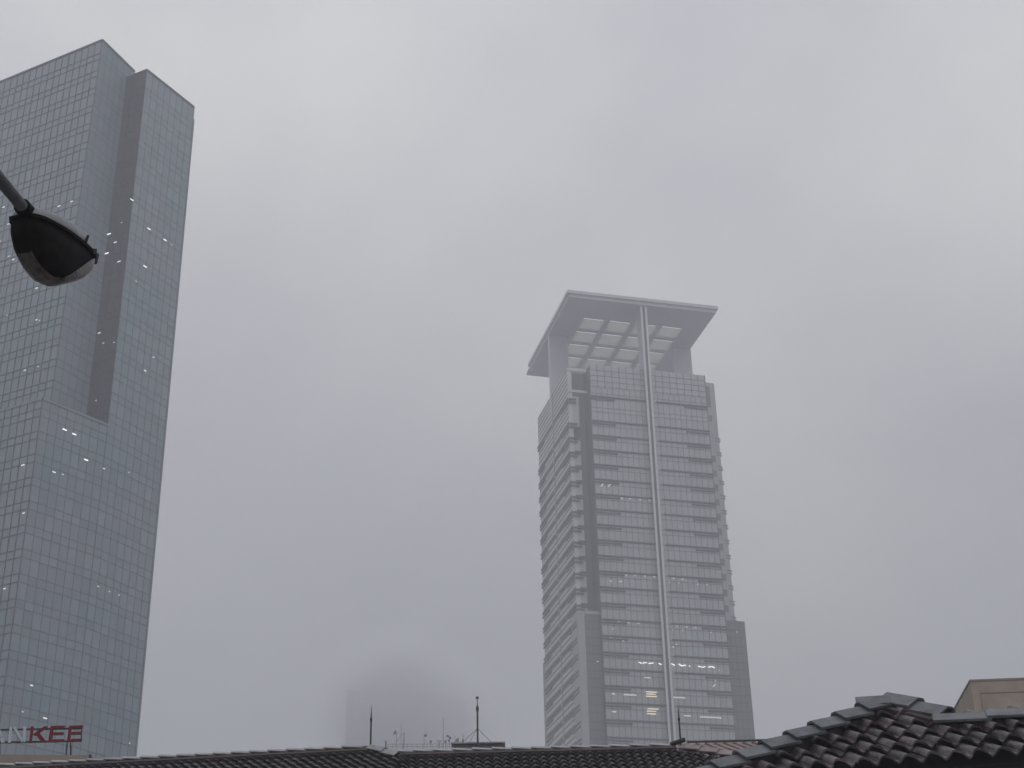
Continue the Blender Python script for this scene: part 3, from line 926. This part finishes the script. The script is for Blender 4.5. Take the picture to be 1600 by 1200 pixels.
sh.build("ridge_flashing", M['mortar'], rdh)
sh = MB()
sh.obox(flat(PS.P(e0 - .8, 0)), flat(PS.s * (e1 - e0 + 3.6)), Vector((0, 5, 0)), zup * (PS.P(e0, 0).z - .05))
sh.obox(flat(PS.P(e0 - .8, 3.9)), flat(PS.s * (e1 - e0 + 3.6)), Vector((0, 3, 0)), zup * (PS.P(e0, 3.9).z - .1))
sh.build("wall", M['wall'], rdh)

# ------------------------------------------------------------------ beige block, right
br = empty("beige_building", flat(at_h(1520, 1090, 52)), "plain flat topped beige building behind the small tiled house with the peak", "building")
bcor = at_h(1515.5, 1063.5, 50)
bs_ = az(93); sd_ = az(5)
def beige():
    b = MB()
    b.obox(flat(bcor), bs_ * 16, sd_ * 22, zup * bcor.z)
    return b
beige().build("wall", M['beige'], br)
b = MB()
b.obox(flat(bcor, bcor.z - .03) - bs_ * .02 - sd_ * .02, bs_ * 16, sd_ * 22, zup * .06)
b.build("coping", M['beige2'], br)
b = MB()
nb_ = -sd_
for (x, y, w_, h_) in ((.45, .62, 12, .035), ):
    b.obox(flat(bcor, bcor.z - .42) + bs_ * .25 + nb_ * .015, bs_ * 13, nb_ * -.01, zup * .018)
    b.obox(flat(bcor, bcor.z - 2.4) + bs_ * .25 + nb_ * .015, bs_ * .018, nb_ * -.01, zup * 1.98)
b.build("panel_joint", M['joint'], br)

# ------------------------------------------------------------------ beige block with the roof sign, left
bl = empty("beige_building", flat(at_h(70, 1185, 53)), "low beige building carrying the letter sign, mostly hidden by the tiled ridge", "building")
DS = 52.0
s0_, s1_ = at_h(-60, 1184, DS), at_h(142, 1180, DS)
b = MB()
b.obox(flat(s0_) + Vector((-6, 0, 0)), flat(s1_ - s0_) + Vector((6, 0, 0)), Vector((0, 12, 0)), zup * s1_.z)
b.build("wall", M['beige2'], bl)
P0 = at_h(140.5, 1186, DS - .2)
b = MB(); b.bar(P0 - zup * .2, flat(P0, zline(140.5, 1179, P0)), .07, .07)
tag(b.build("roof_post", M['mortar']), "short dark post on the beige roof right of the letter sign", "post")
sg = empty("roof_sign", flat(at_h(70, 1170, DS + 1), s1_.z), "roof sign of red and pale capital letters on a dark rail frame", "sign")
SP = at_h(70, 1150, DS + 1); sU = (at_h(128, 1146, DS + 1) - at_h(10, 1150, DS + 1)); sU.z = 0; sU.normalize()
sN = perp(sU)
if sN.dot(-SP) < 0: sN = -sN
px_m = (hit(80, 1150, SP, sN) - hit(70, 1150, SP, sN)).length / 10
def sp_(px, py, off=0.0): return hit(px, py, SP, sN) + sN * off
def stroke(name, quads, m_, dep=.13, ms='redside', label=None):
    b = MB(); f = MB()
    for q in quads:
        pts = [sp_(*p) for p in q]
        i = len(b.v); b.v += [p - sN * dep for p in pts] + pts
        n = len(pts)
        for k in range(n):
            b.f.append((i + k, i + (k + 1) % n, i + n + (k + 1) % n, i + n + k))
        b.f.append(tuple(i + k for k in reversed(range(n))))
        f.poly([p + sN * .004 for p in pts])
        b.f.append(tuple(i + n + k for k in range(n)))
    o = b.build("letter", M[ms], sg)
    if label: o["label"] = label
    f.build("face", M[m_], o)
def o6(x, y): return (x / 10, 1120 + y / 10)
def Q(*p): return [o6(*a) for a in p]
stroke("K", [Q((480, 150), (530, 150), (500, 395), (452, 397)), Q((690, 148), (750, 150), (560, 285), (515, 270)), Q((560, 262), (610, 240), (722, 388), (655, 390))], 'red', label="dark red letter K")
stroke("E", [Q((790, 143), (850, 143), (815, 382), (752, 385)), Q((850, 142), (1018, 138), (1014, 168), (846, 176)), Q((838, 242), (1000, 240), (996, 272), (832, 276)), Q((822, 352), (1005, 348), (1000, 380), (818, 384))], 'red', label="dark red letter E, first of two")
stroke("E", [Q((1080, 137), (1125, 136), (1100, 376), (1045, 378)), Q((1125, 136), (1303, 130), (1298, 162), (1120, 170)), Q((1117, 236), (1280, 232), (1277, 266), (1113, 270)), Q((1108, 346), (1285, 340), (1280, 372), (1104, 376))], 'red', label="dark red letter E at the end")
stroke("N", [Q((150, 160), (195, 158), (170, 405), (122, 407)), Q((195, 160), (245, 158), (385, 395), (335, 398)), Q((365, 152), (412, 150), (395, 395), (345, 398))], 'white', ms='arm', label="pale letter N")
stroke("A", [Q((-60, 160), (-10, 160), (75, 400), (20, 405)), Q((-60, 160), (-35, 160), (-130, 405), (-180, 405)), Q((-110, 300), (25, 296), (40, 335), (-125, 340))], 'white', ms='arm', label="pale letter A")
b = MB()
for y in (178, 375):
    b.bar(sp_(-30, 1120 + y / 10 + 1.2, -.16), sp_(128, 1120 + (y - 22) / 10 + 0.6, -.16), .035, .055)
b.bar(sp_(127.8, 1136, -.05), sp_(127, 1155, -.05), .03, .03)
b.build("rail", M['black'], sg)
for xs in ((105.5, 104), (110.8, 113), (-1.5, -5), (-.5, 0.8)):
    b = MB(); a = sp_(xs[0], 1158, -.2); c_ = sp_(xs[1], 1178, -.2); c_.z = s1_.z - .02
    b.bar(a, c_, .042, .042); b.build("leg", M['black'], sg)

# ------------------------------------------------------------------ mast, parapet box and the distant aerials
DM = 75.0
b = MB()
m0, m1 = at_h(708, 1163, DM), at_h(786, 1160.5, DM)
b.obox(flat(m0) , flat(m1 - m0), Vector((0, 6, 0)), zup * m0.z)
mb_ = empty("roof_plant_room", flat(m0), "low dark brown rooftop box at the foot of the guyed mast", "plant room")
b.build("wall", M['brown'], mb_)
b = MB(); b.obox(flat(m0, m0.z + .01) + Vector((-.1, -.1, 0)), flat(m1 - m0) + Vector((.2, 0, 0)), Vector((0, 6.2, 0)), zup * .06)
b.build("coping", M['capL'], mb_)
b = MB(); b.obox(flat(m0, m0.z - .2) + Vector((.1, -.05, 0)), flat(m1 - m0) * .96, Vector((0, .05, 0)), zup * .05)
b.build("trim", M['cap'], mb_)
MP = at_h(746.5, 1168, DM - 1)
me_ = empty("guyed_mast", MP, "dark guyed pole with a small round head rising from the brown rooftop box", "mast")
tz = zline(744.3, 1091, MP); cz1, cz0 = zline(745, 1103, MP), zline(745, 1110, MP)
b = MB(); b.tube(MP - zup * .4, flat(MP, cz0), .050, .042); b.tube(flat(MP, cz1), flat(MP, tz), .024, .02); b.build("pole", M['black'], me_)
b = MB(); b.tube(flat(MP, cz0 - .05), flat(MP, (cz0 + cz1) / 2), .06, .075); b.tube(flat(MP, (cz0 + cz1) / 2), flat(MP, cz1 + .05), .075, .028); b.build("collar", M['black'], me_)
b = MB(); b.tube(flat(MP, tz - .01), flat(MP, tz + .07), .085, .06, n=12); b.build("head", M['black'], me_)
gz_ = zline(746, 1138, MP)
for (gx, gy, dd) in ((722, 1161, .5), (733, 1161, 3), (768, 1160, .8)):
    e_ = at_h(gx, gy, DM + dd)
    b = MB(); b.tube(flat(MP, gz_), e_, .011, n=6); b.build("guy_wire", M['antenna'], me_)

DA = 260.0
ab = empty("flat_roofed_building", flat(at_h(670, 1170, DA)), "distant pale flat roof with a railing and many aerials above the tiled ridge", "building")
a0_, a1_ = at_h(606, 1170, DA), at_h(728, 1168, DA)
b = MB(); b.obox(flat(a0_), flat(a1_ - a0_), Vector((0, 25, 0)), zup * (a0_.z)); b.build("wall", M['panelR'], ab)
b = MB()
for y in (1162.5, 1166.5):
    b.bar(at_h(606, y + .4, DA + .3), at_h(722, y - .2, DA + .3), .05, .06)
for k in range(16):
    p = at_h(606 + k * 7.7, 1169, DA + .3); b.bar(p - zup * .3, flat(p, zline(606 + k * 7.7, 1162.3, p)), .05, .05)
b.build("railing", M['antenna'], ab)
# (x, top y, thickness, kind)
AER = [(619, 1145, .05, 'dish', "distant braced aerial with a small dish on its top"),
       (626.5, 1128, .035, 'whip', "very fine tall whip aerial left of the thick post aerial"),
       (631, 1145, .10, 'post', "thickest straight post aerial on the distant roof"),
       (662.5, 1147, .05, 'flag', "distant pole with a square panel on the right of its top"),
       (673, 1158, .05, 'box', "small stubby box sensor left of the mushroom shaped cowl"),
       (686, 1153, .10, 'vent', "mushroom shaped roof cowl among the distant aerials"),
       (692.5, 1120, .06, 'whip', "tallest plain pole aerial on the distant roof"),
       (696, 1158, .05, 'box', "small dark box antenna just right of the tallest plain aerial"),
       (702.5, 1151, .05, 'cluster', "distant aerial with a cluster of three drum antennas"),
       (711, 1147, .05, 'whip', "short plain whip aerial right of the drum cluster"),
       (716.5, 1157, .05, 'dish', "low dish aerial above the left end of the brown rooftop box"),
       (723.5, 1147, .06, 'yagi', "distant pole with a dark lump at its foot beside the guyed mast")]
for (x, yt, r_, kd, lab) in AER:
    P0 = at_h(x, 1169, DA + 1.5); zt = zline(x, yt, P0)
    e_ = empty("roof_aerial", P0, lab, "aerial", "aerials on the distant roof")
    b = MB(); b.tube(P0 - zup * .5, flat(P0, zt), r_, r_ * .7, n=6); b.build("pole", M['antenna'], e_)
    if kd == 'dish':
        b = MB(); c_ = flat(P0, zt - .1); b.tube(c_, c_ + Vector((-.25, -.2, .12)), .12, .42, n=10); b.build("dish", M['antenna'], e_)
        if x < 622:
            b = MB(); b.tube(flat(P0, zt - 1.6), flat(P0, zt - .4) + Vector((1.0, 0, .3)), .03, n=5); b.build("brace", M['antenna'], e_)
    if kd == 'flag':
        b = MB(); b.obox(flat(P0, zt - .45) + Vector((.05, -.1, 0)), Vector((.42, 0, 0)), Vector((0, .2, 0)), zup * .4); b.build("panel", M['antenna'], e_)
    if kd == 'box':
        b = MB(); b.obox(flat(P0, zt - .3) + Vector((-.18, -.1, 0)), Vector((.36, 0, 0)), Vector((0, .2, 0)), zup * .4); b.build("housing", M['antenna'], e_)
    if kd == 'vent':
        b = MB(); c_ = flat(P0, zt - .5); b.tube(c_, c_ + zup * .25, .5, .42, n=12); b.tube(c_ + zup * .25, c_ + zup * .6, .42, .08, n=12); b.build("cowl", M['panelR'], e_)
    if kd == 'cluster':
        b = MB()
        for dx, dz in ((-.25, 0), (.15, -.3), (-.05, -.75)):
            c_ = flat(P0, zt + dz) + Vector((dx, -.1, 0)); b.tube(c_, c_ + Vector((-.1, -.25, .05)), .2, .2, n=8)
        b.build("drum_antenna", M['antenna'], e_)
    if kd == 'yagi':
        b = MB(); b.obox(flat(P0, zt - 1.6) + Vector((-.2, -.1, 0)), Vector((.35, 0, 0)), Vector((0, .2, 0)), zup * .7); b.build("housing", M['antenna'], e_)
    if kd == 'post':
        b = MB(); b.tube(flat(P0, zt - .1), flat(P0, zt + .35), .03, .01, n=6); b.build("spike", M['antenna'], e_)

# ------------------------------------------------------------------ street lamp
DLM = 9.2
LP = CAM + ray(31.3, 337.9) * DLM        # where the arm enters the head
hx = az(22.0, 8.8)                       # along the head, away from the pole
hy = hx.cross(zup).normalized()
hz = hy.cross(hx).normalized()
ro_ = R(4.5)
hy, hz = hy * math.cos(ro_) - hz * math.sin(ro_), hz * math.cos(ro_) + hy * math.sin(ro_)
sl_ = empty("street_lamp", LP, "dark street lamp head on a slanting arm, seen from below against the tall glass tower", "street lamp")
Lh = 0.647
SX = (0, .05, .12, .22, .35, .5, .6, .72, .85, .95, 1.0)
SW = (.060, .088, .106, .112, .114, .108, .100, .085, .066, .048, .028)
SD = (.085, .150, .215, .275, .308, .305, .276, .235, .180, .120, .070)
def H(x, y, z): return LP + hx * x + hy * y + hz * z
def half(x, w_, z0_, z1_, n=14, pw=2.6):
    r_ = []
    for k in range(n + 1):
        a = math.pi * k / n
        c_, s_ = math.cos(a), math.sin(a)
        yy = math.copysign(abs(c_) ** (2 / pw), c_); zz_ = abs(s_) ** (2 / pw)
        r_.append(H(x, w_ * yy, z0_ + (z1_ - z0_) * zz_))
    return r_
b = MB()
b.loft([half(x_ * Lh, w_ * 1.02, .004, h_, pw=2.2) for x_, w_, h_ in zip((0, .04, .15, .35, .55, .72, .85, .96, 1.0), (.05, .075, .10, .112, .105, .088, .066, .04, .02), (.045, .068, .088, .108, .118, .105, .075, .04, .02))], cap=True)
b.build("cover", M['lamp_body'], sl_, smooth=True, recalc=True)
b = MB()
b.loft([half(x_ * Lh, w_, -.004, -d_ * .96, pw=2.9) for x_, w_, d_ in zip(SX, SW, SD)], cap=True)
b.build("reflector_housing", M['lamp_dark'], sl_, smooth=True, recalc=True)
b = MB()
def bowl_ring(x_, w_, d_, f_, pw=2.9, n=16, o=.004):
    a0_ = math.asin(min(.999, f_ ** (pw / 2)))
    r_ = []
    for k in range(n + 1):
        a = a0_ + (math.pi - 2 * a0_) * k / n
        c_, s_ = math.cos(a), math.sin(a)
        r_.append(H(x_ * Lh, (w_ + o) * math.copysign(abs(c_) ** (2 / pw), c_), -.004 - (d_ * .96 + o) * abs(s_) ** (2 / pw)))
    return r_
def lerp_at(x, T_):
    for k in range(len(SX) - 1):
        if SX[k] <= x <= SX[k + 1]:
            q = (x - SX[k]) / (SX[k + 1] - SX[k]); return T_[k] + (T_[k + 1] - T_[k]) * q
bx = [.10 + .05 * k for k in range(19)]
b.loft([bowl_ring(x_, lerp_at(x_, SW), lerp_at(x_, SD), .98 - .07 * min(1, x_ / .45) - .80 * (max(0, x_ - .42) / .58) ** 1.4) for x_ in bx], cap=False, closed=False)
b.build("bowl", M['lamp_glass'], sl_, smooth=True, recalc=True)
b = MB()
rimp = [(x_ * Lh, w_ + .004) for x_, w_ in zip(SX, SW)]
loop = [H(x, y, 0) for x, y in rimp] + [H(x, -y, 0) for x, y in reversed(rimp)]
for p, q in zip(loop, loop[1:] + loop[:1]):
    b.bar(p - (q - p) * .06, q + (q - p) * .06, .012, .018, hz)
b.build("rim", M['lamp_dark'], sl_)
b = MB()
b.bar(H(.58 * 1, .075, .0), H(.665, .01, -.012), .022, .034, hz)
b.build("latch", M['black'], sl_)
b = MB()
b.tube(H(.655, .018, -.035), H(.672, .012, .022), .019, .021, n=8)
b.build("latch_knob", M['black'], sl_)
b = MB()
b.bar(H(.47, .09, .01), H(.475, .10, .055), .012, .010, hy)
b.build("clip", M['black'], sl_)
ad_ = ((CAM + ray(-20, 258) * (DLM - .42)) - (CAM + ray(36, 326) * DLM)).normalized()
ac_ = CAM + ray(39, 328) * DLM
b = MB(); b.tube(ac_ - ad_ * .05, ac_ + ad_ * .05, .050, .046, n=14); b.build("collar", M['lamp_dark'], sl_)
b = MB()
ae = ac_ + ad_ * 1.9
b.tube(ac_ + ad_ * .02, ae, .033, .038, n=18, caps=True)
b.build("arm", M['arm'], sl_, smooth=True)
b = MB(); b.tube(flat(ae, 0), ae + zup * .15, .085, .055, n=16); b.build("pole", M['arm'], sl_, smooth=True)

# ------------------------------------------------------------------ haze
def box_obj(name, lo, hi, m_):
    b = MB(); lo = Vector(lo); hi = Vector(hi)
    b.obox(lo, Vector((hi.x - lo.x, 0, 0)), Vector((0, hi.y - lo.y, 0)), Vector((0, 0, hi.z - lo.z)))
    return b.build(name, m_, recalc=True)
HAZE = 0.0014
hm = bpy.data.materials.new("thin rain haze"); hm.use_nodes = True
t = hm.node_tree; t.nodes.clear()
o_ = t.nodes.new("ShaderNodeOutputMaterial"); pv = t.nodes.new("ShaderNodeVolumePrincipled")
pv.inputs["Color"].default_value = (0.945, 0.95, 1.0, 1)
pv.inputs["Density"].default_value = HAZE
pv.inputs["Anisotropy"].default_value = 0.25
t.links.new(pv.outputs[0], o_.inputs["Volume"])
top = max(zl, zr, zc, hf) + 12
print("TOPS", zl, zr, zc, hf)
tag(box_obj("haze", (-900, -120, -1.0), (900, 1400, top), hm), kind="stuff")

# low cloud swallowing the top of the far tower
cc = flat((f0 + f1) / 2, hf - 12) + Vector((0, 2, 0))
cr3_ = Vector((70, 90, 62))
b = MB()
nU, nV = 28, 14
for j in range(nV + 1):
    th_ = math.pi * j / nV
    for i in range(nU):
        ph_ = 2 * math.pi * i / nU
        b.v.append(cc + Vector((cr3_.x * math.sin(th_) * math.cos(ph_), cr3_.y * math.sin(th_) * math.sin(ph_), cr3_.z * math.cos(th_))))
for j in range(nV):
    for i in range(nU):
        b.f.append((j * nU + i, j * nU + (i + 1) % nU, (j + 1) * nU + (i + 1) % nU, (j + 1) * nU + i))
cm = bpy.data.materials.new("low cloud"); cm.use_nodes = True
t = cm.node_tree; t.nodes.clear()
o_ = t.nodes.new("ShaderNodeOutputMaterial"); pv = t.nodes.new("ShaderNodeVolumePrincipled")
pv.inputs["Color"].default_value = (0.950, 0.957, 0.990, 1)
pv.inputs["Anisotropy"].default_value = 0.2
ge = t.nodes.new("ShaderNodeNewGeometry")
def vmath(op, a, b_):
    n_ = t.nodes.new("ShaderNodeVectorMath"); n_.operation = op
    t.links.new(a, n_.inputs[0])
    if b_ is not None: n_.inputs[1].default_value = b_
    return n_
s1 = vmath('SUBTRACT', ge.outputs["Position"], tuple(cc))
s2 = vmath('DIVIDE', s1.outputs[0], tuple(cr3_))
s3 = vmath('LENGTH', s2.outputs[0], None)
nz = t.nodes.new("ShaderNodeTexNoise"); nz.inputs["Scale"].default_value = 0.03; nz.inputs["Detail"].default_value = 3
t.links.new(ge.outputs["Position"], nz.inputs["Vector"])
ma_ = t.nodes.new("ShaderNodeMath"); ma_.operation = 'MULTIPLY_ADD'; ma_.inputs[1].default_value = 0.5; ma_.inputs[2].default_value = -0.25
t.links.new(nz.outputs[0], ma_.inputs[0])
a2_ = t.nodes.new("ShaderNodeMath"); a2_.operation = 'ADD'
t.links.new(s3.outputs["Value"], a2_.inputs[0]); t.links.new(ma_.outputs[0], a2_.inputs[1])
mr_ = t.nodes.new("ShaderNodeMapRange"); mr_.interpolation_type = 'SMOOTHSTEP'
mr_.inputs[1].default_value = 0.15; mr_.inputs[2].default_value = 0.97; mr_.inputs[3].default_value = 1.0; mr_.inputs[4].default_value = 0.0
t.links.new(a2_.outputs[0], mr_.inputs[0])
pw_ = t.nodes.new("ShaderNodeMath"); pw_.operation = 'POWER'; pw_.inputs[1].default_value = 2.6
t.links.new(mr_.outputs[0], pw_.inputs[0])
dn_ = t.nodes.new("ShaderNodeMath"); dn_.operation = 'MULTIPLY'; dn_.inputs[1].default_value = 0.105
t.links.new(pw_.outputs[0], dn_.inputs[0])
t.links.new(dn_.outputs[0], pv.inputs["Density"])
t.links.new(pv.outputs[0], o_.inputs["Volume"])
cl = b.build("cloud", cm, recalc=True)
tag(cl, kind="stuff")
